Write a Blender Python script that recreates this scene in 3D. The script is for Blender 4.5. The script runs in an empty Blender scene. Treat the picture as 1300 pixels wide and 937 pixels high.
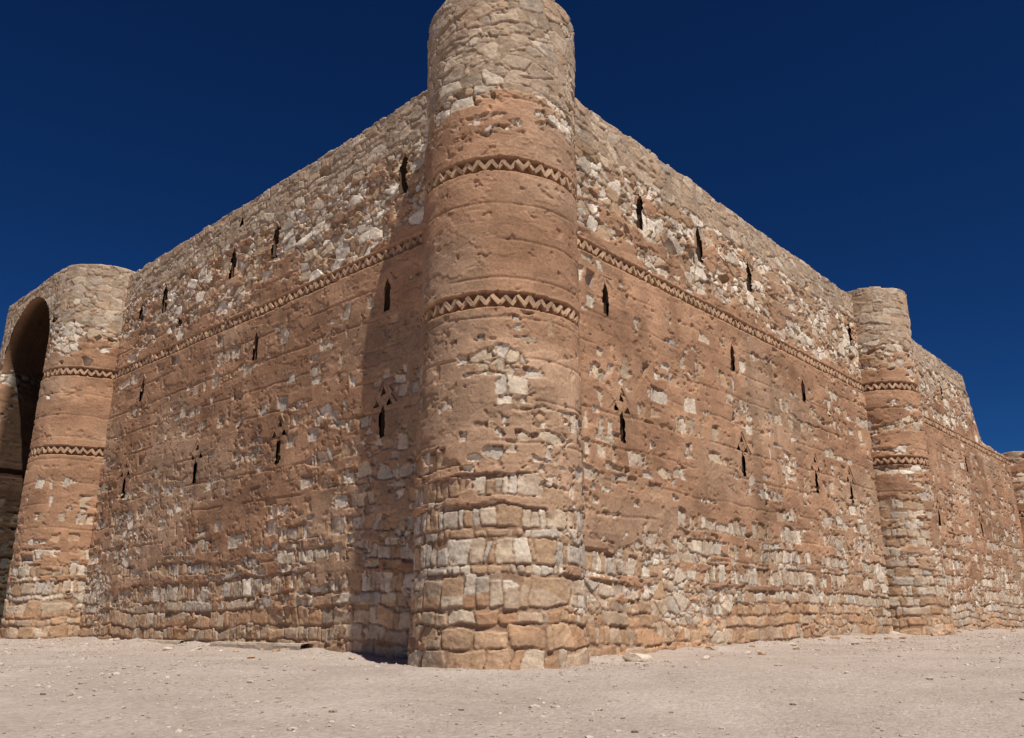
import bpy, math, numpy as np
import bmesh
from mathutils import Vector
rng = np.random.default_rng(7)
scene = bpy.context.scene
scene.view_settings.view_transform = 'Standard'
scene.view_settings.look = 'None'
scene.view_settings.exposure = 0

# ---------------------------------------------------------------- noise
M32 = 0xFFFFFFFF
def h2(ix, iy, seed):
    x = (ix.astype(np.int64) * 374761393 + iy.astype(np.int64) * 668265263 + seed * 144269504) & M32
    x = ((x ^ (x >> 13)) * 1274126177) & M32
    x = ((x ^ (x >> 15)) * 2246822519) & M32
    x = x ^ (x >> 16)
    return (x & M32) / 4294967296.0
def vnoise(x, y, seed):
    ix = np.floor(x); iy = np.floor(y)
    fx = x - ix; fy = y - iy
    fx = fx * fx * (3 - 2 * fx); fy = fy * fy * (3 - 2 * fy)
    a = h2(ix, iy, seed); b = h2(ix + 1, iy, seed)
    c = h2(ix, iy + 1, seed); d = h2(ix + 1, iy + 1, seed)
    return (a * (1 - fx) + b * fx) * (1 - fy) + (c * (1 - fx) + d * fx) * fy
def fbm(x, y, octv, seed, gain=0.5):
    s = 0; amp = 1; tot = 0
    for i in range(octv):
        s = s + amp * vnoise(x * 2 ** i + 13.7 * i, y * 2 ** i + 5.3 * i, seed + i * 17)
        tot += amp; amp *= gain
    return s / tot
def voro(x, y, seed):
    ix = np.floor(x); iy = np.floor(y)
    F1 = np.full(x.shape, 9.0); F2 = np.full(x.shape, 9.0)
    cid = np.zeros(x.shape); dx = np.zeros(x.shape); dy = np.zeros(x.shape)
    for oy in (-1, 0, 1):
        for ox in (-1, 0, 1):
            cx = ix + ox; cy = iy + oy
            px = cx + 0.08 + 0.84 * h2(cx, cy, seed)
            py = cy + 0.12 + 0.76 * h2(cx, cy, seed + 3)
            ddx = x - px; ddy = y - py
            d = np.sqrt(ddx * ddx + ddy * ddy)
            nf = d < F1
            F2 = np.where(nf, F1, np.minimum(F2, d))
            F1 = np.where(nf, d, F1)
            cid = np.where(nf, h2(cx, cy, seed + 7), cid)
            dx = np.where(nf, ddx, dx); dy = np.where(nf, ddy, dy)
    return F1, F2, cid, dx, dy
def rehash(cid, k):
    v = cid * (9173.13 + k * 331.7)
    return v - np.floor(v)
def sstep(a, b, x):
    t = np.clip((x - a) / (b - a), 0, 1)
    return t * t * (3 - 2 * t)

def rubble(a, z, cw, ch, seed, split=.5):
    """angular rubble: large stones mixed with clusters of small ones"""
    F1, F2, c, dx, dy = voro(a / cw, z / ch, seed)
    d = (F2 - F1) * ch * .62
    f1, f2, c2, ex, ey = voro(a / (cw * .5) + 3.1, z / (ch * .55), seed + 500)
    d2 = np.minimum((f2 - f1) * ch * .55 * .62, d)
    sm = rehash(c, 11) < split
    return (np.where(sm, d2, d), np.where(sm, (c2 * .61803 + c * .37) % 1.0, c),
            np.where(sm, ex * cw * .5, dx * cw), np.where(sm, ey * ch * .55, dy * ch))

def coursed(a, z, breaks, widths, seed, warp=1.0):
    aw = a + 0.09 * warp * (vnoise(a * 2.6, z * 3.6, seed + 1) - .5) + 0.026 * (vnoise(a * 11, z * 11, seed + 2) - .5)
    zw = z + 0.14 * (vnoise(a * 0.6, z * 0.3, seed + 3) - .5) + 0.06 * warp * (vnoise(a * 3.5, z * 2, seed + 4) - .5) + 0.022 * (vnoise(a * 12, z * 12, seed + 12) - .5)
    br = np.asarray(breaks)
    ci = np.clip(np.searchsorted(br, zw, side='right') - 1, 0, len(br) - 2)
    z0 = br[ci]; z1 = br[ci + 1]
    lo = a.min() - 1; hi = a.max() + 1
    u0 = np.zeros(a.shape); u1 = np.ones(a.shape); si = np.zeros(a.shape)
    r = np.random.default_rng(seed)
    for c in range(len(br) - 1):
        n = int((hi - lo) / (widths[c] * 0.38)) + 4
        e = lo + np.cumsum(widths[c] * (0.40 + 1.7 * r.random(n) ** 1.9))
        m = ci == c
        if not m.any(): continue
        k = np.clip(np.searchsorted(e, aw[m]) - 1, 0, n - 2)
        u0[m] = e[k]; u1[m] = e[k + 1]; si[m] = k
    cid = h2(si, ci, seed + 9)
    top = z1 - (z1 - z0) * 0.30 * rehash(cid, 5) ** 2
    bot = z0 + (z1 - z0) * 0.10 * rehash(cid, 25) ** 2
    sl = (rehash(cid, 15) - .5) * .42
    L_ = (aw - u0) + sl * (zw - (z0 + z1) / 2); R_ = (u1 - aw) + (rehash(cid, 16) - .5) * .42 * (zw - (z0 + z1) / 2)
    k = 115.0
    e1 = np.exp(-k * np.clip(L_, -.05, 1)) + np.exp(-k * np.clip(R_, -.05, 1)) + \
         np.exp(-k * np.clip(zw - bot, -.05, 1)) + np.exp(-k * np.clip(top - zw + .3 * (rehash(cid, 17) - .5) * (aw - (u0 + u1) / 2), -.05, 1))
    d = -np.log(e1) / k
    return d, cid, (aw - (u0 + u1) / 2), (zw - (z0 + z1) / 2), (z1 - z0) < .195

def pick(cid, pal):
    n = len(pal); i = np.clip((cid * n).astype(int), 0, n - 1)
    return np.asarray(pal)[i]
PAL_UP = [(.71,.61,.49),(.65,.54,.42),(.57,.44,.31),(.47,.325,.21),(.48,.40,.31),(.77,.68,.56),(.43,.28,.175),(.38,.245,.15),(.56,.46,.36),(.67,.58,.47)]
PAL_PAR = [(.47,.36,.26),(.43,.32,.23),(.53,.415,.305),(.38,.29,.21),(.46,.325,.215),(.57,.465,.355),(.43,.345,.265),(.49,.355,.245),(.40,.29,.20)]
PAL_LOW = [(.55,.425,.30),(.50,.395,.29),(.49,.415,.335),(.46,.305,.19),(.67,.57,.45),(.57,.46,.35),(.43,.28,.175),(.63,.53,.42),(.51,.44,.36)]
PAL_BASE = [(.53,.345,.215),(.49,.30,.18),(.54,.39,.27),(.46,.34,.24),(.57,.45,.33),(.46,.27,.155),(.51,.33,.20)]
PLASTER = np.array((.378,.220,.133)); PLASTER2 = np.array((.283,.157,.093)); MORTAR = np.array((.29,.182,.115))
parb = np.array([8.0 + .215 * i + .06 * math.sin(i * 2.3) for i in range(14)])

def masonry(a, z, sp):
    sd = sp['seed']
    d1, c1, dx1, dy1, thin = coursed(a, z, sp['breaks'], sp['widths'], sd, 1.0)
    wa = a + 0.05 * (vnoise(a * 3, z * 3, sd + 31) - .5) + .018 * (vnoise(a * 14, z * 14, sd + 36) - .5)
    wz = z + 0.05 * (vnoise(a * 3, z * 4, sd + 32) - .5) + .018 * (vnoise(a * 14, z * 14, sd + 37) - .5)
    cw, ch = sp.get('cell', (.40, .26))
    d2, c2, dx2, dy2 = rubble(wa, wz, cw, ch, sd + 40, .5)
    # a few patches of the coursed work were rebuilt as random rubble
    rb = fbm(a * .9, z * 1.6, 3, sd + 45) > .655
    d1 = np.where(rb, d2, d1); c1 = np.where(rb, c2, c1); dx1 = np.where(rb, dx2, dx1); dy1 = np.where(rb, dy2, dy1); thin = thin & ~rb
    pz = sp['parapet']
    pb = sp.get('pbreaks', parb)
    d3, c3, dx3, dy3, _ = coursed(a, z, pb, [sp.get('pw', .30)] * len(pb), sd + 60, 1.9)
    d4, c4, dx4, dy4 = rubble(wa + 7, wz, .42, .25, sd + 66, .4)
    rb = fbm(a * 1.1, z * 1.9, 3, sd + 47) > .47
    d3 = np.where(rb, d4, d3); c3 = np.where(rb, c4, c3); dx3 = np.where(rb, dx4, dx3); dy3 = np.where(rb, dy4, dy3)
    low = z < sp['ctop'] + sp.get('cvar', .3) * (vnoise(a * .8, z * .2, sd + 5) - .5)
    par = z > pz + sp.get('pvar', .05) * (vnoise(a * 2.5, a * 0, sd + 6) - .5)
    thin = thin & low & (z > .3)
    d = np.where(low, d1, np.where(par, d3, d2))
    cid = np.where(low, c1, np.where(par, c3, c2))
    dx = np.where(low, dx1, np.where(par, dx3, dx2)); dy = np.where(low, dy1, np.where(par, dy3, dy2))
    fine = fbm(a * 14, z * 14, 3, sd + 70, .6) - .5
    med = fbm(a * 3.2, z * 4.2, 4, sd + 80, .55) - .5
    lrg = vnoise(a * 1.3, z * 1.7, sd + 85) - .5
    face = fbm(a * 6 + cid * 31, z * 7, 3, sd + 87, .55) - .5
    t = sstep(.003, .014, d + .012 * fine)
    off = rehash(cid, 1) - .5
    midz = sstep(1.2, 2.4, z) * (1 - sstep(6.6, 7.0, z))
    amp = np.where(par, .020, np.where(low, .028 - .008 * midz, .046))
    tx = (rehash(cid, 2) - .5); tz = (rehash(cid, 3) - .5)
    Hs = -.030 + t * .030 + off * amp + np.clip((tx * dx + tz * dy) * np.where(par, .14, .20), -.019, .019) + .018 * fine + (.026 - .012 * midz) * face
    missing = (rehash(cid, 4) < np.where(par, .006, np.where(low, .015, .05))) & ~(z < 1.4)
    Hs = np.where(missing, -.09 - .04 * t, Hs)
    Hm = np.where(par, -.015, np.where(low, -.030 + .010 * midz, -.030)) + .038 * med + .020 * lrg + .012 * fine
    Hm = np.where(missing, -.2, Hm)
    base = np.maximum(Hs, Hm)
    stone = (Hs > Hm)
    P = np.interp(z, sp['pz'], sp['pv']); E = np.interp(z, sp['pz'], sp['pe'])
    if 'pmod' in sp: P = P + sp['pmod'](a, z)
    lift0 = z / .62 + .16 * (vnoise(a * .7, z * 0, sd + 99) - .5) + .05 * (vnoise(a * 3, z * 2, sd + 97) - .5)
    lf = np.abs(lift0 - np.round(lift0))
    fl = sp.get('flake', 1.0)
    mk = (fbm(a * 1.1, z * 2.1, 5, sd + 90, .61) - .5) * 2.1 + P - .20 * fl * np.exp(-(lf / .13) ** 2)
    mk = mk + np.where(thin, .34, 0)
    big = vnoise(a * .8, z * 1.7, sd + 95)
    ex = (rehash(cid, 6) < E * np.clip(-.28 + 2.5 * big, 0, 2)) & (d > .003 + .03 * (fine + .12))
    ex = ex & ~(thin & (rehash(cid, 21) < .6))
    for (wa0, wz0, wr) in sp.get('wins', []):
        mk = mk + .4 * np.exp(-(((a - wa0) / wr) ** 2 + ((z - wz0) / (wr * 1.2)) ** 2) * 1.3)
        ex = ex & ~((np.abs(a - wa0) < wr * .7) & (np.abs(z - wz0) < wr * .9))
    on = (mk > 0) & ~ex
    edge = np.clip(mk / .045, 0, 1)
    Hp = .004 + .020 * edge + .018 * med + .016 * lrg + .008 * fine \
        - .020 * np.exp(-(lf / .030) ** 2) * sstep(.34, .56, vnoise(a * 1.0, z * 1.5, sd + 98)) * (.4 + .6 * fl)
    G1, G2, cc, _, _ = voro(a * 1.9 + .35 * vnoise(a * 5, z * 5, sd + 121), z * 2.1 + .35 * vnoise(a * 5, z * 5, sd + 122), sd + 120)
    crack = ((G2 - G1) < .014) & (vnoise(a * 1.0, z * 1.3, sd + 123) > .55)
    Hp = np.where(crack, Hp - .009, Hp)
    Hp = Hp + .009 * (cc - .5) * fl
    ln = np.floor(lift0 + .5)
    Hp = Hp + .011 * (h2(ln, np.floor(a / 3.7 + ln * .37), sd + 172) - .5)
    sk = fbm(a * 1.5 + 40, z * 2.5, 5, sd + 128, .6) - .5
    Hp = Hp + .009 * sstep(-.01, .015, sk)
    pk = fbm(a * 6, z * 7, 3, sd + 130)
    Hp = Hp - .022 * sstep(.70, .75, pk)
    H = np.where(on, np.maximum(Hp, base * .4), base)
    col = pick(rehash(cid, 8), PAL_UP)
    col = np.where(par[..., None], pick(rehash(cid, 8), PAL_PAR), col)
    col = np.where((low)[..., None], pick(rehash(cid, 8), PAL_LOW), col)
    bs = (z < .30 + .7 * (vnoise(a * .8, z * 1.5, sd + 140) - .5))
    col = np.where((low & bs)[..., None], pick(rehash(cid, 8), PAL_BASE), col)
    st = 1 + .46 * (fbm(a * 9 + cid * 50, z * 16, 3, sd + 150, .6) - .5) + .26 * (rehash(cid, 9) - .5)
    col = col * st[..., None]
    sn = sstep(.54, .74, fbm(a * 4 + 9, z * 4, 3, sd + 155))[..., None] * .55
    col = col * (1 - sn) + np.array((.37,.24,.15)) * sn
    dust = np.clip(1 - t, 0, 1)[..., None] * .65
    col = col * (1 - dust) + MORTAR * dust
    mc = MORTAR * (1 + .6 * med + .5 * fine)[..., None]
    mc = np.where(par[..., None], np.array((.36,.26,.18)) * (1 + .4 * fine)[..., None], mc)
    col = np.where(stone[..., None], col, mc)
    f = np.clip(.42 + 2.2 * (fbm(a * .9, z * 1.6, 4, sd + 160, .6) - .5) + .8 * fine, 0, 1)[..., None]
    pc = PLASTER * (1 - f) * 1.08 + PLASTER2 * f
    greyish = np.clip((vnoise(a * .45, z * .6, sd + 170) - .55) * 2.0, 0, .5)[..., None]
    pc = pc * (1 - greyish) + np.array((.40,.28,.19)) * greyish
    pc = pc * (1 + .32 * fine + .14 * (cc - .5) + .12 * sstep(-.01, .015, sk))[..., None]
    pc = pc * (1 + .22 * (h2(ln, np.floor(a / 3.7 + ln * .37), sd + 171) - .5))[..., None]
    col = np.where(on[..., None], pc, col)
    w = 1 + .30 * (fbm(a * .35, z * .5, 3, sd + 180) - .5)
    streak = 1 - .18 * sstep(.56, .78, fbm(a * 2.6, z * .22, 3, sd + 181))
    col = col * (w * streak)[..., None]
    H = H + np.where(par, .012, 0)
    for (b0, b1) in sp.get('bands', []):
        wob = .02 * (vnoise(a * 1.2, a * 0, sd + 8) - .5) + .015 * (vnoise(a * 9, z * 9, sd + 14) - .5)
        m = (z > b0 + wob) & (z < b1 + wob)
        H = np.where(m, -.070 + .02 * fine, H); col = np.where(m[..., None], PLASTER2 * 1.05, col)
        g = ((z > b1 + wob) & (z < b1 + .045 + wob)) | ((z < b0 + wob) & (z > b0 - .04 + wob))
        H = np.where(g, np.maximum(H, .020 + .025 * med + .010 * fine), H)
        col = np.where(g[..., None], PLASTER * (1.12 + .5 * fine)[..., None], col)
    return H, np.clip(col, .02, .85)

# ---------------------------------------------------------------- mesh helpers
def new_mesh_obj(name, V, F4, C=None, mat=None, smooth=True, parent=None):
    V = np.asarray(V, dtype=np.float32).reshape(-1, 3)
    me = bpy.data.meshes.new(name)
    F = np.asarray(F4, dtype=np.int32)
    k = F.shape[1]
    me.vertices.add(len(V)); me.vertices.foreach_set('co', V.ravel())
    me.loops.add(F.size); me.loops.foreach_set('vertex_index', F.ravel())
    me.polygons.add(len(F))
    me.polygons.foreach_set('loop_start', np.arange(0, F.size, k, dtype=np.int32))
    me.polygons.foreach_set('loop_total', np.full(len(F), k, dtype=np.int32))
    me.update(calc_edges=True)
    me.polygons.foreach_set('use_smooth', np.full(len(F), smooth))
    if C is not None:
        at = me.color_attributes.new('Col', 'FLOAT_COLOR', 'POINT')
        cc = np.ones((len(V), 4), dtype=np.float32); cc[:, :3] = np.asarray(C).reshape(-1, 3)
        at.data.foreach_set('color', cc.ravel())
    me.validate()
    ob = bpy.data.objects.new(name, me)
    scene.collection.objects.link(ob)
    if mat: me.materials.append(mat)
    if parent: ob.parent = parent
    return ob

def path_xy(path, a):
    A, X, Y, NX, NY = path
    nx = np.interp(a, A, NX); ny = np.interp(a, A, NY)
    l = np.hypot(nx, ny)
    return np.interp(a, A, X), np.interp(a, A, Y), nx / l, ny / l

def surface(name, acols, rowstep, path, sp, zb, topfn, caps, parent, holes=None, down=11.0, shift=None, tint=None):
    nc = len(acols)
    top = topfn(acols)
    nr = int((top.max() - zb) / rowstep) + 2
    t = np.linspace(0, 1, nr)[:, None]
    Z = zb + (top[None, :] - zb) * t
    A = np.repeat(acols[None, :], nr, 0)
    H, col = masonry(A, Z, sp)
    if tint is not None: col = col * tint(A, Z)[..., None]
    if shift is not None: H = H + shift(Z)
    x, y, nx, ny = path_xy(path, acols)
    PX = x[None] + nx[None] * H; PY = y[None] + ny[None] * H
    rowsX = [PX]; rowsY = [PY]; rowsZ = [Z]; cols = [col]
    for i, dp in enumerate(caps):
        jz = top + .03 * (fbm(acols * 6, np.full(nc, dp * 7.), 3, sp['seed'] + 200 + i) - .5)
        if dp == caps[-1] and down > 0: jz = top - down
        rowsX.append((x - nx * dp)[None]); rowsY.append((y - ny * dp)[None]); rowsZ.append(jz[None])
        cols.append(col[-1:] * .95)
    PX = np.vstack(rowsX); PY = np.vstack(rowsY); PZ = np.vstack(rowsZ); C = np.concatenate(cols, 0)
    R = PX.shape[0]
    idx = np.arange(R * nc).reshape(R, nc)
    F = np.stack([idx[:-1, :-1], idx[:-1, 1:], idx[1:, 1:], idx[1:, :-1]], -1)
    keep = np.ones(F.shape[:2], bool)
    if holes:
        ac = (A[:-1, :-1] + A[:-1, 1:]) / 2; zc = (Z[:-1, :-1] + Z[1:, :-1]) / 2
        acw = ac + .022 * (vnoise(ac * 13, zc * 13, 77) - .5); zcw = zc + .03 * (vnoise(ac * 13, zc * 13, 78) - .5)
        for poly in holes:
            keep[:nr - 1] &= ~point_in(acw, zcw, poly)
    F = F[keep]
    return new_mesh_obj(name, np.stack([PX, PY, PZ], -1), F, C, MAT, True, parent)

def point_in(x, y, poly):
    xs = [p[0] for p in poly]; ys = [p[1] for p in poly]
    res = np.zeros(x.shape, bool)
    bb = (x > min(xs)) & (x < max(xs)) & (y > min(ys)) & (y < max(ys))
    if not bb.any(): return res
    xx = x[bb]; yy = y[bb]; ins = np.zeros(xx.shape, bool)
    n = len(poly)
    for i in range(n):
        x0, y0 = poly[i]; x1, y1 = poly[(i + 1) % n]
        if y0 == y1: continue
        c = ((y0 > yy) != (y1 > yy)) & (xx < (x1 - x0) * (yy - y0) / (y1 - y0) + x0)
        ins ^= c
    res[bb] = ins
    return res

# ---------------------------------------------------------------- materials
def make_mat(name, kind='attr', base=(.4,.3,.2), bump=.35):
    m = bpy.data.materials.new(name); m.use_nodes = True
    nt = m.node_tree; N = nt.nodes; Lk = nt.links
    bs = N['Principled BSDF']; bs.inputs['Roughness'].default_value = .95
    bs.inputs['Specular IOR Level'].default_value = .12
    tc = N.new('ShaderNodeTexCoord')
    n1 = N.new('ShaderNodeTexNoise'); n1.inputs['Scale'].default_value = 22; n1.inputs['Detail'].default_value = 6; n1.inputs['Roughness'].default_value = .7
    n2 = N.new('ShaderNodeTexNoise'); n2.inputs['Scale'].default_value = 3; n2.inputs['Detail'].default_value = 5
    Lk.new(tc.outputs['Object'], n1.inputs['Vector']); Lk.new(tc.outputs['Object'], n2.inputs['Vector'])
    r1 = N.new('ShaderNodeMapRange'); r1.inputs['From Min'].default_value = .25; r1.inputs['From Max'].default_value = .75
    r1.inputs['To Min'].default_value = .70; r1.inputs['To Max'].default_value = 1.26
    Lk.new(n1.outputs['Fac'], r1.inputs['Value'])
    r2 = N.new('ShaderNodeMapRange'); r2.inputs['From Min'].default_value = .3; r2.inputs['From Max'].default_value = .7
    r2.inputs['To Min'].default_value = .9; r2.inputs['To Max'].default_value = 1.1
    Lk.new(n2.outputs['Fac'], r2.inputs['Value'])
    mu = N.new('ShaderNodeMath'); mu.operation = 'MULTIPLY'
    Lk.new(r1.outputs[0], mu.inputs[0]); Lk.new(r2.outputs[0], mu.inputs[1])
    vm = N.new('ShaderNodeVectorMath'); vm.operation = 'SCALE'
    if kind == 'attr':
        at = N.new('ShaderNodeVertexColor'); at.layer_name = 'Col'
        Lk.new(at.outputs['Color'], vm.inputs[0])
    else:
        vm.inputs[0].default_value = base
    Lk.new(mu.outputs[0], vm.inputs['Scale'])
    Lk.new(vm.outputs['Vector'], bs.inputs['Base Color'])
    bp = N.new('ShaderNodeBump'); bp.inputs['Strength'].default_value = bump; bp.inputs['Distance'].default_value = .02
    Lk.new(n1.outputs['Fac'], bp.inputs['Height']); Lk.new(bp.outputs['Normal'], bs.inputs['Normal'])
    return m
MAT = make_mat('mud_and_stone_masonry', bump=.75)
MAT_BRICK = make_mat('frieze_brick', bump=.7)
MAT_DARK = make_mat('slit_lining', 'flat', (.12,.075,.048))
MAT_HOOD = make_mat('hood_recess_plaster', 'flat', (.32,.195,.12), .6)

# ---------------------------------------------------------------- layout
C0 = np.array((-.191, 12.868))
L = np.array((-.7348, .6783)); Rr = np.array((.6785, .7346))
NL = -Rr; NR = -L
ZB = -1.0
castle = bpy.data.objects.new('desert_castle', None)
castle.location = (0, 0, 0); scene.collection.objects.link(castle)
castle['label'] = 'square desert castle of rubble stone and mud plaster with round towers'
castle['category'] = 'castle'

def line_path(o, d, n, a0, a1):
    A = np.array([a0, a1])
    return (A, o[0] + d[0] * A, o[1] + d[1] * A, np.full(2, n[0]), np.full(2, n[1]))
def arc_path(c, R, t0, t1):
    th = np.radians(np.linspace(t0, t1, 400))
    return (R * (th - th[0]), c[0] + R * np.cos(th), c[1] + R * np.sin(th), np.cos(th), np.sin(th))

def make_courses(seed, z0, z1):
    r = np.random.default_rng(seed); b = [z0]; w = []
    while b[-1] < z1:
        k = len(w) % 2
        if b[-1] < .3:
            hh = r.uniform(.20, .34); ww = r.uniform(.24, .42)
        elif k == 0:
            hh = r.uniform(.26, .40); ww = r.uniform(.16, .26)
        else:
            hh = r.uniform(.10, .18); ww = r.uniform(.18, .32)
        b.append(b[-1] + hh); w.append(ww)
    return np.array(b), w

# ---- slits -------------------------------------------------------
def slit_poly(a, z, w, h):
    return [(a - w/2, z - h/2), (a + w/2, z - h/2), (a + w/2, z + h/2 - w*.9), (a, z + h/2 + .05), (a - w/2, z + h/2 - w*.9)]
def tri_poly(a, z, w, h):
    return [(a - w/2, z - h/2), (a + w/2, z - h/2), (a, z + h/2)]

def add_slit(parent, o, d, n, polys, bricks, depth=.55):
    V = []; F = []; MI = []
    def P(a, p, z): return (o[0] + d[0]*a + n[0]*p, o[1] + d[1]*a + n[1]*p, z)
    for j, poly in enumerate(polys):
        dpt = depth if j == 0 else .11
        ca = sum(p[0] for p in poly)/len(poly); cz = sum(p[1] for p in poly)/len(poly)
        g = [((p[0]-ca)*1.05+ca + np.sign(p[0]-ca)*.03, (p[1]-cz)*1.03+cz + np.sign(p[1]-cz)*.03) for p in poly]
        b = len(V); k = len(g)
        for q in g: V.append(P(q[0], -.045, q[1]))
        for q in g: V.append(P(ca+(q[0]-ca)*.75, -dpt, q[1]))
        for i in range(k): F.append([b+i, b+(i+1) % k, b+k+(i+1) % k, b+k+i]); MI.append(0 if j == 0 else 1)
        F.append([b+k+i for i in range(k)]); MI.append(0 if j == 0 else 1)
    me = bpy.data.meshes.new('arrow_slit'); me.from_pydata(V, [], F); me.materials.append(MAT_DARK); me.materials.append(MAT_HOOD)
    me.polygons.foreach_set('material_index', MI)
    ob = bpy.data.objects.new('arrow_slit', me); scene.collection.objects.link(ob); ob.parent = parent
    if bricks:
        Vb, Fb, Cb = [], [], []
        for (ba, bz, ln, th, ang, prot) in bricks:
            brick(Vb, Fb, Cb, o, d, n, ba, bz, ln, th, ang, -.12, prot, .016)
        s = new_mesh_obj('surround', Vb, Fb, Cb, MAT_BRICK, False, None)
        bpy.ops.object.select_all(action='DESELECT')
        s.select_set(True); ob.select_set(True); bpy.context.view_layer.objects.active = ob
        bpy.ops.object.join()
    return ob

def brick(V, F, C, o, d, n, a, z, ln, th, ang, p0, p1, jit=.006, base=(.40,.255,.165)):
    ca, sa = math.cos(ang), math.sin(ang); b = len(V)
    c = np.array(base) * rng.uniform(.82, 1.2) + rng.uniform(-.01, .01, 3)
    for p in (p0, p1):
        for (lx, lz) in ((-.5, -.5), (.5, -.5), (.5, .5), (-.5, .5)):
            sh = 1 if p == p0 else .92
            x = lx*ln*sh; y = lz*th*sh
            aa = a + x*ca - y*sa + rng.uniform(-jit, jit); zz = z + x*sa + y*ca + rng.uniform(-jit, jit)
            pp = p + rng.uniform(-jit, jit)*1.5
            V.append((o[0]+d[0]*aa+n[0]*pp, o[1]+d[1]*aa+n[1]*pp, zz)); C.append(c)
    F += [[b+4,b+5,b+6,b+7],[b,b+1,b+5,b+4],[b+1,b+2,b+6,b+5],[b+2,b+3,b+7,b+6],[b+3,b,b+4,b+7]]

def frieze(parent, path, a0, a1, zc, pitch=.096, miss=.012, seed=8, shift=0.0, prot=.024):
    V, F, C = [], [], []; a = a0; i = 0
    while a < a1:
        x, y, nx, ny = [float(v[0]) for v in path_xy(path, np.array([a]))]
        x2, y2, _, _ = [float(v[0]) for v in path_xy(path, np.array([a + .01]))]
        tx, ty = x2 - x, y2 - y; l = math.hypot(tx, ty) or 1; tx /= l; ty /= l
        wob = .02 * (float(vnoise(np.array([a*1.2]), np.array([0.]), seed)[0]) - .5)
        if rng.random() > miss:
            ang = (1 if i % 2 else -1) * math.radians(rng.uniform(46, 58))
            brick(V, F, C, (x, y), (tx, ty), (nx, ny), 0, zc + wob + rng.uniform(-.010, .010), .205 * rng.uniform(.9, 1.05), .068 * rng.uniform(.88, 1.12), ang, -.12+shift, prot + shift + rng.uniform(-.030, .010), .010, (.44,.29,.188))
        a += pitch * rng.uniform(.92, 1.08); i += 1
    return new_mesh_obj('frieze', V, F, C, MAT_BRICK, False, parent)

def tri_window(a, z):
    polys = [slit_poly(a, z - .28, .16, .56), tri_poly(a, z + .31, .16, .17), tri_poly(a - .18, z + .09, .18, .14), tri_poly(a + .18, z + .09, .18, .14)]
    bricks = [(a - .14, z + .36, .38, .065, math.radians(53), .035), (a + .14, z + .36, .38, .065, math.radians(-53), .035),
              (a - .30, z + .12, .26, .06, math.radians(48), .035), (a + .30, z + .12, .26, .06, math.radians(-48), .035),
              (a, z + .20, .22, .045, .06, .0), (a - .17, z - .02, .16, .045, .07, .015), (a + .17, z - .02, .16, .045, -.05, .015)]
    return polys, bricks
def framed(a, z):
    polys = [slit_poly(a, z, .19, .62)]
    bricks = [(a - .13, z + .35, .25, .05, math.radians(50), .03), (a + .13, z + .35, .25, .05, math.radians(-50), .03),
              (a - .18, z + .14, .06, .3, 0, .012), (a + .18, z + .14, .06, .3, 0, .012), (a, z + .49, .52, .05, 0.02, .025)]
    return polys, bricks
def plain(a, z, w=.23, h=.80):
    return [slit_poly(a, z, w, h)], [(a - .09, z + h/2 + .05, .22, .045, math.radians(52), .01), (a + .09, z + h/2 + .05, .22, .045, math.radians(-52), .01)]

left_w = [plain(2.63, 8.41, .25, .88), plain(7.15, 8.43), plain(9.0, 8.46), plain(12.6, 8.5), plain(14.02, 8.48, .19, .5),
          ([slit_poly(8.79, 9.5, .18, .2)], []), ([slit_poly(11.57, 7.58, .24, .24)], []),
          framed(2.93, 5.96), framed(7.56, 5.99), framed(13.26, 6.05),
          tri_window(2.91, 3.78), tri_window(6.28, 3.72), tri_window(9.76, 3.7), tri_window(13.6, 3.74)]
right_w = [plain(4.23, 8.31), plain(6.62, 8.38, .24, .88), plain(9.02, 8.33), plain(15.37, 8.5), plain(20.6, 8.4), plain(24.0, 8.4),
           framed(2.87, 5.93), framed(7.74, 5.9), framed(11.5, 5.88), framed(21.2, 5.9), framed(25.8, 5.9),
           tri_window(3.27, 3.78), tri_window(7.9, 3.72), tri_window(11.75, 3.78), tri_window(14.0, 3.75), tri_window(21.5, 3.75), tri_window(26.5, 3.75)]
def wins_of(ws):
    o = []
    for polys, br in ws:
        if len(br) > 3:
            a0 = polys[0][3][0]; zz = [q[1] for pl in polys for q in pl]
            o.append((a0, (min(zz) + max(zz)) / 2 + .08, .45))
    return o

# ---- walls -------------------------------------------------------
PZ = [-1.0, .3, 1.0, 1.6, 2.8, 4.0, 5.0, 6.6, 7.0, 7.3, 8.9, 9.05, 10.5]
brL, wdL = make_courses(21, ZB - .2, 7.2)
spL = dict(seed=101, breaks=brL, widths=wdL, ctop=6.7, cvar=.1, parapet=9.05, pz=PZ,
           pv=[-.50, -.28, -.06, .17, .34, .41, .44, .50, .35, .02, -.08, -.9, -1.2],
           pe=[.9, .88, .72, .58, .43, .32, .24, .12, .1, .35, .45, 1, 1], bands=[(6.73, 6.97)], wins=wins_of(left_w))
spL['pmod'] = lambda a, z: np.where((z > 7) & (z < 9), np.interp(a, [0, 3, 6, 15], [-.1, -.1, .05, .2]), 0)
brR, wdR = make_courses(33, ZB - .2, 7.2)
spR = dict(spL); spR.update(seed=202, breaks=brR, widths=wdR, wins=wins_of(right_w), cell=(.40, .27),
           pv=[-.50, -.34, -.06, .19, .36, .44, .48, .56, .4, -.02, -.14, -.9, -1.2])
spR['pmod'] = lambda a, z: np.interp(a, [0, 10, 17, 34], [0, -.02, -.1, -.05]) * (z < 6.7)

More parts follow.
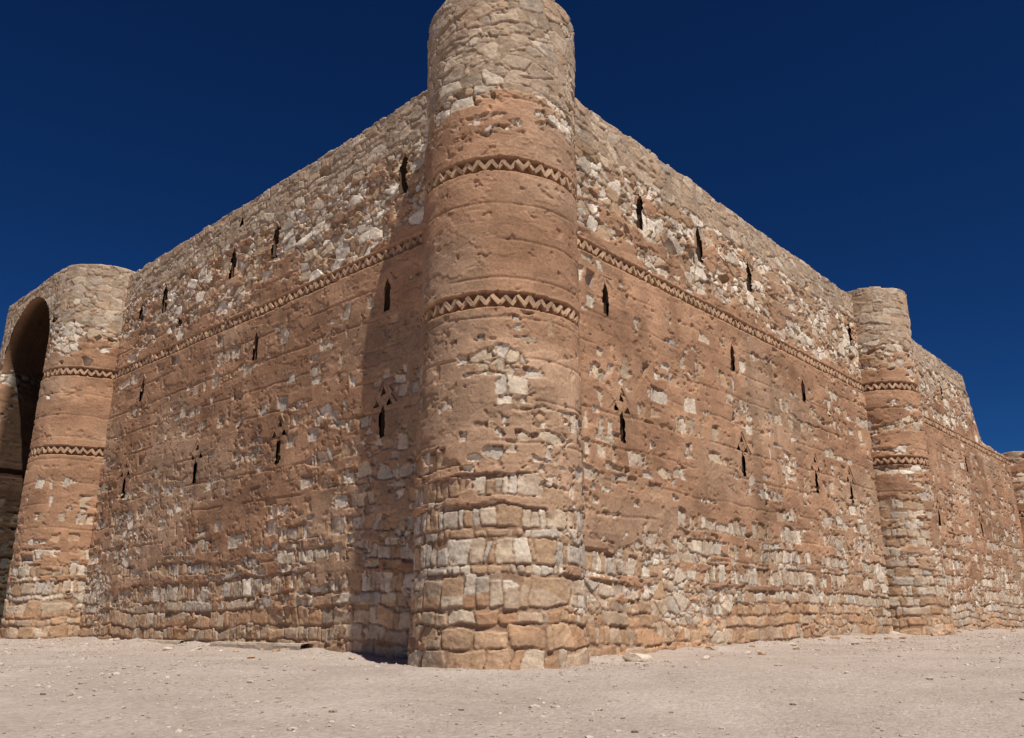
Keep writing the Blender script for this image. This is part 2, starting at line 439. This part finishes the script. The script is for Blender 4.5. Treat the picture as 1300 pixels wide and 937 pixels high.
def jag(a, seed):
    k = np.floor(a / .34 + .4 * vnoise(a * .9, a * 0, seed))
    return .06 * (h2(k, k * 0, seed + 3) - .5)
def topL(a):
    return 10.0 - .004 * a + .09 * (fbm(a * 1.4, a * 0, 4, 5, .6) - .5) + jag(a, 9)
def topR(a):
    t = 10.0 - .011 * a + .09 * (fbm(a * 1.4, a * 0, 4, 6, .6) - .5) + jag(a, 19)
    drop = np.interp(a, [27.3, 27.5, 27.9, 28.3, 28.6, 30, 34], [0, .5, 1.2, 2.1, 2.4, 2.65, 2.6])
    return t - drop + np.where(a > 27.3, .3 * (fbm(a * 2.2, a * 0, 3, 61) - .5), 0)

colsL = np.arange(.3, 17.2, .02)
pathL = line_path(C0, L, NL, -2, 40); pathR = line_path(C0, Rr, NR, -2, 40)
holesL = [p for polys, _ in left_w for p in polys]; holesR = [p for polys, _ in right_w for p in polys]
wallL = surface('wall', colsL, .02, pathL, spL, ZB, topL, [.1, .35, .7, .93, .95], castle, holesL)
colsR = np.concatenate([np.arange(.3, 16.2, .02), np.arange(16.2, 34.2, .035)])
wallR = surface('wall', colsR, .021, pathR, spR, ZB, topR, [.1, .35, .7, .93, .95], castle, holesR)
spL2 = dict(spL); spL2.update(seed=303, wins=[]); spL2['pmod'] = lambda a, z: 0 * a
wallL2 = surface('wall', np.arange(21.5, 36.5, .06), .06, pathL, spL2, ZB, topL, [.1, .35, .7, .93, .95], castle)
for ws, w, n, d in ((left_w, wallL, NL, L), (right_w, wallR, NR, Rr)):
    for polys, br in ws: add_slit(w, C0, d, n, polys, br)
frieze(wallL, pathL, 1.2, 15.4, 6.85, seed=109)
frieze(wallR, pathR, 1.2, 34, 6.85, seed=210)

# ---- round towers ------------------------------------------------
def tower_spec(seed, **k):
    b = np.array([-1.4, -1.0, -.62, -.3, .02, .2, .66, .79, 1.15, 1.27, 1.57, 1.68, 2.0, 2.13, 2.45, 2.6, 2.95, 3.1, 3.44, 3.58, 3.9, 4.05, 4.4, 4.6])
    w = [.34, .36, .32, .26, .18, .34, .2, .17, .22, .20, .22, .20, .2, .21, .22, .22, .22, .22, .22, .22, .22, .2, .2]
    s = dict(seed=seed, breaks=b, widths=w, ctop=4.45, cvar=0, parapet=8.2, pvar=.45, pw=.32, cell=(.36, .24),
             pbreaks=np.array([7.6 + .26 * i + .06 * math.sin(i * 2.3) for i in range(14)]),
             pz=[-1, .5, 1.2, 1.7, 2.4, 3.4, 3.8, 4.4, 4.8, 6.7, 7.1, 7.6, 8.0, 8.45, 10.5],
             pv=[-.8, -.5, -.25, .14, .34, .42, .50, .65, .75, .80, .6, .34, .05, -.9, -1.2],
             pe=[1, 1, .8, .48, .34, .24, .10, .02, 0, 0, .02, .12, .3, 1, 1], flake=.75,
             bands=[(6.73, 6.97), (4.48, 4.72)])
    s.update(k); return s
SH = lambda z: np.interp(z, [-1, 0, 1, 5, 8, 10.3], [.07, .04, .02, 0, .02, .05])
def round_tower(c, R, t0, t1, seed, step, top, caps, **k):
    path = arc_path(c, R, t0, t1)
    cols = np.arange(0, path[0][-1], step)
    tf = lambda a: top + .10 * (fbm(a * 1.6, a * 0, 4, seed + 1, .6) - .5) + jag(a, seed + 2)
    tw = surface('round_tower', cols, step, path, tower_spec(seed, **k), ZB, tf, caps, castle, down=0, shift=SH)
    if top > 7.5:
        frieze(tw, path, 0, path[0][-1], 6.85, seed=seed + 8, shift=.012)
    frieze(tw, path, 0, path[0][-1], 4.6, seed=seed + 8)
    return tw
aL = math.degrees(math.atan2(L[1], L[0])); aR = math.degrees(math.atan2(Rr[1], Rr[0]))
def patch(a, z):
    g = lambda a0, z0, ra, rz, k: -k * np.exp(-(((a - a0) / ra) ** 2 + ((z - z0) / rz) ** 2) ** 2)
    return g(3.38, 3.66, .34, .24, 1.5) + g(3.9, 2.85, .2, .22, .6)
round_tower(C0, 1.25, aL - 20, 360 + aR + 20, 411, .0155, 10.2, [.06, .3, .7, 1.1, 1.24], pmod=patch)
cm = C0 + Rr * 17.12
nrA = math.degrees(math.atan2(NR[1], NR[0]))
round_tower(cm, 1.15, nrA - 110, nrA + 110, 512, .024, 10.03, [.06, .4, .8, 1.1], ctop=4.2, flake=.8,
            breaks=np.arange(-1.4, 4.8, .27), widths=[.27] * 22,
            pv=[-.6, -.4, -.3, -.15, -.05, .0, .15, .2, .05, .3, .15, .1, -.25, -.9, -1.2])
cf = C0 + Rr * 34.0
round_tower(cf, 1.25, nrA - 150, nrA + 120, 613, .04, 7.3, [.06, .4, .8, 1.15], parapet=6.9, pbreaks=np.arange(6.5, 8, .25),
            pv=[-.6, -.35, -.15, .0, .1, .12, .2, .2, .2, .1, -.3, -.3, -.3, -.9, -1.2], bands=[(4.48, 4.72)])

# ---- gate: two quarter-round towers with an arch between ----------
GR = 1.38; G0 = 16.64; G1_ = 16.88; GE = 20.85; GB = -7.0
def wallpt(s, p): return C0 + L * s + NL * p
def gate_path(mirror):
    pts = []; nor = []
    if not mirror:
        for t in np.linspace(-8, 90, 80):
            r = math.radians(t); pts.append((G0 - GR * math.cos(r), GR * math.sin(r))); nor.append((-math.cos(r), math.sin(r)))
        pts += [(G1_ - .02, GR), (G1_, GR - .02), (G1_, GB)]; nor += [(0, 1), (1, .2), (1, 0)]
    else:
        pts += [(GE, GB), (GE, GR - .02), (GE + .02, GR)]; nor += [(-1, 0), (-1, .2), (0, 1)]
        for t in np.linspace(90, -8, 80):
            r = math.radians(t); pts.append((GE + .25 + GR * math.cos(r), GR * math.sin(r))); nor.append((math.cos(r), math.sin(r)))
    W = np.array([wallpt(*p) for p in pts]); Nn = np.array([L * n[0] + NL * n[1] for n in nor])
    A = np.concatenate([[0], np.cumsum(np.hypot(*(W[1:] - W[:-1]).T))])
    return (A, W[:, 0], W[:, 1], Nn[:, 0], Nn[:, 1])
for mir in (False, True):
    pth = gate_path(mir)
    st = .024 if not mir else .035
    sp = tower_spec(701 + 13 * mir, pv=[-.7, -.5, -.2, .12, .25, .3, .4, .5, .6, .55, .4, .2, -.25, -.9, -1.2])
    if mir: sp['bands'] = [(4.48, 4.72)]
    tf = lambda a: 10.15 + .06 * (fbm(a * 1.6, a * 0, 4, 71, .6) - .5)
    # shade of the passage painted into the far jamb colour, fading at the front
    passage_shade = (lambda a, z: .14 + .86 * sstep(GR - GB - .42, GR - GB - .02, a)) if mir else None
    gt = surface('gate_tower', np.arange(0, pth[0][-1], st), st, pth, sp, ZB, tf, [.06, .3, .7, 1.0], castle, down=0, tint=passage_shade)
    f0 = GR - GB - .05 if mir else 0; f1 = pth[0][-1] if mir else pth[0][-1] - (GR - GB)
    if not mir: frieze(gt, pth, f0, f1, 6.85, seed=709, miss=0)
    frieze(gt, pth, f0, f1, 4.6, seed=709 + 13 * mir, miss=0)
sa = np.arange(G1_ - .02, GE + .04, .03)
fp = line_path(wallpt(0, GR), L, NL, -2, 40)
spA = tower_spec(811, parapet=8.6, ctop=-5, pv=[-.6]*3 + [.2]*8 + [0, -.2, -.7, -1.2], bands=[])
gcx = (G1_ + GE) / 2; gr_ = (GE - G1_) / 2; zs = 9.78 - gr_
archpoly = [(G1_ - .2, 5.0), (G1_ - .2, zs)] + [(gcx - gr_ * math.cos(t), zs + gr_ * math.sin(t)) for t in np.linspace(0, math.pi, 40)] + [(GE + .2, zs), (GE + .2, 5.0)]
arch = surface('gate_arch', sa, .025, fp, spA, 6.6, lambda a: 10.15 + .06 * (fbm(a * 1.6, a * 0, 4, 72, .6) - .5), [.06, .5, 1.2, 3.0, 8.3], castle, [archpoly], down=0)
th = np.linspace(0, math.pi, 90); dp = np.linspace(GR, GB, 200)
T, D = np.meshgrid(th, dp, indexing='ij')
Hh, Cc = masonry(T * 1.55 + 3, D + 5.5, tower_spec(822, bands=[]))
Cc = Cc * (.14 + .6 * sstep(GR - .35, GR, D))[..., None]  # passage shade painted into the soffit colour, darker behind the front edge
rr = gr_ + .01 - Hh * .6
S = gcx - rr * np.cos(T); ZZ = zs + rr * np.sin(T)
PX = C0[0] + L[0] * S + NL[0] * D; PY = C0[1] + L[1] * S + NL[1] * D
idx = np.arange(T.size).reshape(T.shape)
F = np.stack([idx[:-1, :-1], idx[1:, :-1], idx[1:, 1:], idx[:-1, 1:]], -1).reshape(-1, 4)
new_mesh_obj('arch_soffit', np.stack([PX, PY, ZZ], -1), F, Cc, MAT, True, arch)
bp_ = line_path(wallpt(0, GB + .06), L, NL, -2, 40)
surface('gate_back_wall', np.arange(G1_ - .1, GE + .1, .05), .05, bp_, dict(spL2, bands=[]), ZB, lambda a: 10.0 + 0 * a, [.1, .5], castle,
        [[(18.2, -2), (19.6, -2), (19.6, 1.6), (18.9, 2.1), (18.2, 1.6)]], down=0)
dv = []; df = []
for i in range(6):
    s0 = 18.15 + i * .25; s1 = s0 + .24; b = len(dv)
    for p in (GB - .08, GB - .04):
        for (s, z) in ((s0, -.5), (s1, -.5), (s1, 2.1), (s0, 2.1)):
            q = wallpt(s, p); dv.append((q[0], q[1], z))
    df += [[b+4,b+5,b+6,b+7],[b,b+1,b+5,b+4],[b+1,b+2,b+6,b+5],[b+2,b+3,b+7,b+6],[b+3,b,b+4,b+7]]
new_mesh_obj('door', dv, df, None, make_mat('old_wood', 'flat', (.12,.07,.04)), False, castle)
rv = [tuple(C0 + L*.8 + Rr*.8)+(8.9,), tuple(C0 + L*33 + Rr*.8)+(8.9,), tuple(C0 + L*33 + Rr*27)+(8.9,), tuple(C0 + L*.8 + Rr*27)+(8.9,)]
new_mesh_obj('roof', rv, [[0,1,2,3]], None, make_mat('roof_mud', 'flat', (.4,.3,.2)), False, castle)

# ---------------------------------------------------------------- ground
def axis(lo, hi, step, far, g=1.22):
    core = np.arange(lo, hi, step); out = []; s = step; v = hi
    while v < far: v += s; s *= g; out.append(v)
    neg = []; s = step; v = lo
    while v > -far: v -= s; s *= g; neg.append(v)
    return np.concatenate([neg[::-1], core, out])
def gz(x, y):
    s = (x - C0[0]) * L[0] + (y - C0[1]) * L[1]; r = (x - C0[0]) * Rr[0] + (y - C0[1]) * Rr[1]
    base = -.56 + .19 * sstep(12, 24, y) + .14 * sstep(4, 14, np.maximum(x, 0))
    base = base - .085 * np.clip(11.2 - y, 0, 10.5)
    dl = np.where(s > -1, np.abs(r), 9); dr = np.where(r > -1, np.abs(s), 9)
    dist = np.minimum(dl, dr)
    mound = np.exp(-(dist / .5) ** 2)
    n = fbm(x * .5, y * .5, 3, 900) - .5; n2 = fbm(x * 3, y * 3, 4, 901, .6) - .5
    near = np.exp(-(np.hypot(x, y) / 70) ** 2)
    return base + near * (.12 * n + .05 * n2) + mound * (.05 + .12 * (fbm(x * 1.5, y * 1.5, 3, 903) - .3))
gx = axis(-22, 30, .11, 3000); gy = axis(2, 34, .11, 3000)
X, Y = np.meshgrid(gx, gy); Zg = gz(X, Y)
idx = np.arange(X.size).reshape(X.shape)
F = np.stack([idx[:-1, :-1], idx[:-1, 1:], idx[1:, 1:], idx[1:, :-1]], -1).reshape(-1, 4)
gm = bpy.data.materials.new('desert_ground'); gm.use_nodes = True
nt = gm.node_tree; N = nt.nodes; K = nt.links
bs = N['Principled BSDF']; bs.inputs['Roughness'].default_value = 1; bs.inputs['Specular IOR Level'].default_value = .05
tc = N.new('ShaderNodeTexCoord')
n1 = N.new('ShaderNodeTexNoise'); n1.inputs['Scale'].default_value = .6; n1.inputs['Detail'].default_value = 8; n1.inputs['Roughness'].default_value = .65
n2 = N.new('ShaderNodeTexNoise'); n2.inputs['Scale'].default_value = 14; n2.inputs['Detail'].default_value = 8; n2.inputs['Roughness'].default_value = .75
vo = N.new('ShaderNodeTexVoronoi'); vo.inputs['Scale'].default_value = 26
for q in (n1, n2, vo): K.new(tc.outputs['Object'], q.inputs['Vector'])
cr = N.new('ShaderNodeValToRGB'); e = cr.color_ramp.elements
e[0].position = .3; e[0].color = (.42,.337,.283,1); e[1].position = .7; e[1].color = (.55,.46,.395,1)
K.new(n1.outputs['Fac'], cr.inputs['Fac'])
mr = N.new('ShaderNodeMapRange'); mr.inputs['From Min'].default_value = .3; mr.inputs['From Max'].default_value = .7
mr.inputs['To Min'].default_value = .70; mr.inputs['To Max'].default_value = 1.16
K.new(n2.outputs['Fac'], mr.inputs['Value'])
vm = N.new('ShaderNodeVectorMath'); vm.operation = 'SCALE'
K.new(cr.outputs['Color'], vm.inputs[0]); K.new(mr.outputs[0], vm.inputs['Scale']); K.new(vm.outputs['Vector'], bs.inputs['Base Color'])
ad = N.new('ShaderNodeMath'); ad.operation = 'SUBTRACT'; K.new(n2.outputs['Fac'], ad.inputs[0])
m5 = N.new('ShaderNodeMath'); m5.operation = 'MULTIPLY'; m5.inputs[1].default_value = .5; K.new(vo.outputs['Distance'], m5.inputs[0]); K.new(m5.outputs[0], ad.inputs[1])
bp = N.new('ShaderNodeBump'); bp.inputs['Strength'].default_value = .75; bp.inputs['Distance'].default_value = .04
K.new(ad.outputs[0], bp.inputs['Height']); K.new(bp.outputs['Normal'], bs.inputs['Normal'])
g = new_mesh_obj('ground', np.stack([X, Y, Zg], -1), F, None, gm, True)
g['kind'] = 'structure'; g['label'] = 'pale stony desert ground'; g['category'] = 'ground'

# gravel (uncountable)
bm = bmesh.new(); bmesh.ops.create_icosphere(bm, subdivisions=1, radius=1); bm.verts.ensure_lookup_table()
iv = np.array([v.co[:] for v in bm.verts]); iF = np.array([[v.index for v in f.verts] for f in bm.faces]); bm.free()
def outside(x, y, m=.15):
    s = (x - C0[0]) * L[0] + (y - C0[1]) * L[1]; r = (x - C0[0]) * Rr[0] + (y - C0[1]) * Rr[1]
    ins = (s > -m) & (r > -m)
    ins |= np.hypot(x - C0[0], y - C0[1]) < 1.35
    ins |= np.hypot(x - cm[0], y - cm[1]) < 1.3
    ins |= (s > 15.2) & (s < 22.7) & (r > -1.6)
    return ~ins
n = 80000
gxx = rng.uniform(-20, 28, n); gyy = 2.5 + 24 * rng.random(n) ** .8
dens = fbm(gxx * .6, gyy * .6, 3, 950)
k = outside(gxx, gyy) & (rng.random(n) < np.clip((dens - .32) * 3.2, .12, 1))
gxx, gyy = gxx[k], gyy[k]; n = len(gxx)
sz = .006 + .011 * rng.random(n) ** 2 + .024 * rng.random(n) ** 16
Vv = iv[None] * (sz[:, None] * rng.uniform(.7, 1.5, (n, 1)))[:, :, None]
Vv = Vv * rng.uniform(.7, 1.3, (n, len(iv), 1)); Vv[:, :, 2] *= .6; Vv[:, :, 0] *= rng.uniform(.7, 1.4, (n, 1))
Vv[:, :, 0] += gxx[:, None]; Vv[:, :, 1] += gyy[:, None]; Vv[:, :, 2] += (gz(gxx, gyy) + sz * .2)[:, None]
Ff = (iF[None] + (np.arange(n) * len(iv))[:, None, None]).reshape(-1, 3)
cc = np.array([(.52,.43,.36),(.44,.355,.29),(.56,.48,.41),(.40,.305,.235)])[rng.integers(0, 4, n)]
gr = new_mesh_obj('gravel', Vv, Ff, np.repeat(cc, len(iv), 0), MAT, False)
gr['kind'] = 'stuff'; gr['label'] = 'small pale gravel strewn over the desert ground'; gr['category'] = 'gravel'

# loose stones along the wall foot
bm = bmesh.new(); bmesh.ops.create_icosphere(bm, subdivisions=3, radius=1)
sv = np.array([v.co[:] for v in bm.verts]); sF = np.array([[v.index for v in f.verts] for f in bm.faces]); bm.free()
def rock_mesh(seed, col):
    r = np.random.default_rng(seed); v = sv.copy()
    for _ in range(9):
        nrm = r.normal(size=3); nrm /= np.linalg.norm(nrm); dd = r.uniform(.5, .85)
        t = v @ nrm; v = v - np.clip(t - dd, 0, 9)[:, None] * nrm
    v *= 1 + .08 * (vnoise(v[:, 0] * 5 + seed, v[:, 1] * 5 + v[:, 2] * 4, seed) - .5)[:, None]
    return v, np.repeat(np.array([col]), len(v), 0)
def place_rock(x, y, sx, sy, sz, rot, seed, col, label):
    v, c = rock_mesh(seed, col); v = v * np.array((sx, sy, sz))
    ob = new_mesh_obj('loose_stone', v, sF, c, MAT, False)
    ob.location = (x, y, float(gz(np.array([x]), np.array([y]))[0]) + sz * .35); ob.rotation_euler = (rng.uniform(-.15, .15), rng.uniform(-.15, .15), rot)
    ob['label'] = label; ob['category'] = 'stone'; ob['group'] = 'loose stones at the foot of the castle wall'
def wr(r, p): return C0 + Rr * r + NR * p
def wl(s, p): return C0 + L * s + NL * p
q = wr(2.4, .75); place_rock(q[0], q[1], .28, .15, .10, .4, 1, (.60,.50,.40), 'flat pale slab-like stone lying beside the castle wall')
cl = [(.51,.39,.28),(.47,.32,.21),(.58,.48,.38),(.43,.29,.19)]
for i in range(34):
    r_ = rng.uniform(1.6, 30); p_ = .2 + rng.random() ** 2 * 1.6; s_ = rng.uniform(.035, .12)
    q = wr(r_, p_)
    if not outside(np.array([q[0]]), np.array([q[1]]))[0]: continue
    place_rock(q[0], q[1], s_ * rng.uniform(1, 1.6), s_, s_ * rng.uniform(.5, .8), rng.uniform(0, 6), 20 + i, cl[i % 4], 'small fallen wall stone resting on pale ground')
for i in range(16):
    s_ = rng.uniform(.03, .09); q = wl(rng.uniform(1.6, 14.5), .2 + rng.random() ** 2 * 1.2)
    place_rock(q[0], q[1], s_ * 1.4, s_, s_ * .6, rng.uniform(0, 6), 70 + i, cl[i % 4], 'small fallen wall stone resting on pale ground')
def footing(d, nrm, a0, ln, hh, dep):
    na = int(ln / .03); a = np.linspace(a0, a0 + ln, na)
    prof = [(0, -.5), (dep, -.5), (dep, .0), (dep, hh * .6), (dep - .015, hh), (dep * .5, hh + .01), (0, hh)]
    V = []
    for j, (p, z) in enumerate(prof):
        for aa in a:
            x, y = C0 + d * aa + nrm * (p + .02 * (fbm(np.array([aa*5.]), np.array([j*1.]), 3, 970)[0] - .5))
            V.append((x, y, gzw[0] + z + .02 * (fbm(np.array([aa*6.]), np.array([j*2.]), 3, 971)[0] - .5)))
    F = [[j*na+i, j*na+i+1, (j+1)*na+i+1, (j+1)*na+i] for j in range(len(prof)-1) for i in range(na-1)]
    ob = new_mesh_obj('footing_slab', V, F, np.repeat(np.array([(.47,.37,.28)]), len(V), 0), MAT, False)
    ob['label'] = 'low pale stone footing slab along the wall base'; ob['category'] = 'stone slab'; ob['group'] = 'footing slabs along the wall'
q = wl(7, .2); gzw = [float(gz(np.array([q[0]]), np.array([q[1]]))[0])]
footing(L, NL, 4.6, 3.2, .09, .28)
footing(L, NL, 9.2, 2.2, .09, .22)

# ---------------------------------------------------------------- light
dh = L * 2.6 + Rr * 1.0
dvec = Vector((dh[0], dh[1], -4.4)).normalized()
sun = bpy.data.lights.new('sun', 'SUN'); sun.energy = 5; sun.angle = math.radians(.5); sun.color = (1, .955, .88)
so = bpy.data.objects.new('sun', sun); so.rotation_euler = dvec.to_track_quat('-Z', 'Y').to_euler(); scene.collection.objects.link(so)
el = math.asin(-dvec.z); az = math.atan2(-dvec.x, -dvec.y)
w = bpy.data.worlds.new('World'); scene.world = w; w.use_nodes = True
N = w.node_tree.nodes; K = w.node_tree.links
sky = N.new('ShaderNodeTexSky'); sky.sky_type = 'NISHITA'; sky.sun_disc = False
sky.sun_elevation = el; sky.sun_rotation = az; sky.altitude = 1500; sky.air_density = 1.0; sky.dust_density = .0; sky.ozone_density = 4
ga = N.new('ShaderNodeGamma'); ga.inputs['Gamma'].default_value = 1.35
mx = N.new('ShaderNodeVectorMath'); mx.operation = 'MULTIPLY'; mx.inputs[1].default_value = (.10, .27, .45)
K.new(sky.outputs['Color'], ga.inputs['Color']); K.new(ga.outputs['Color'], mx.inputs[0]); K.new(mx.outputs['Vector'], N['Background'].inputs['Color'])
N['Background'].inputs['Strength'].default_value = .05

# ---------------------------------------------------------------- camera
cam = bpy.data.cameras.new('camera'); cam.lens = 29.62; cam.sensor_width = 36; cam.clip_end = 6000; cam.clip_start = .05
co = bpy.data.objects.new('camera', cam); co.location = (0, 0, 0); co.rotation_euler = (math.radians(90 + 16.9), 0, 0)
scene.collection.objects.link(co); scene.camera = co
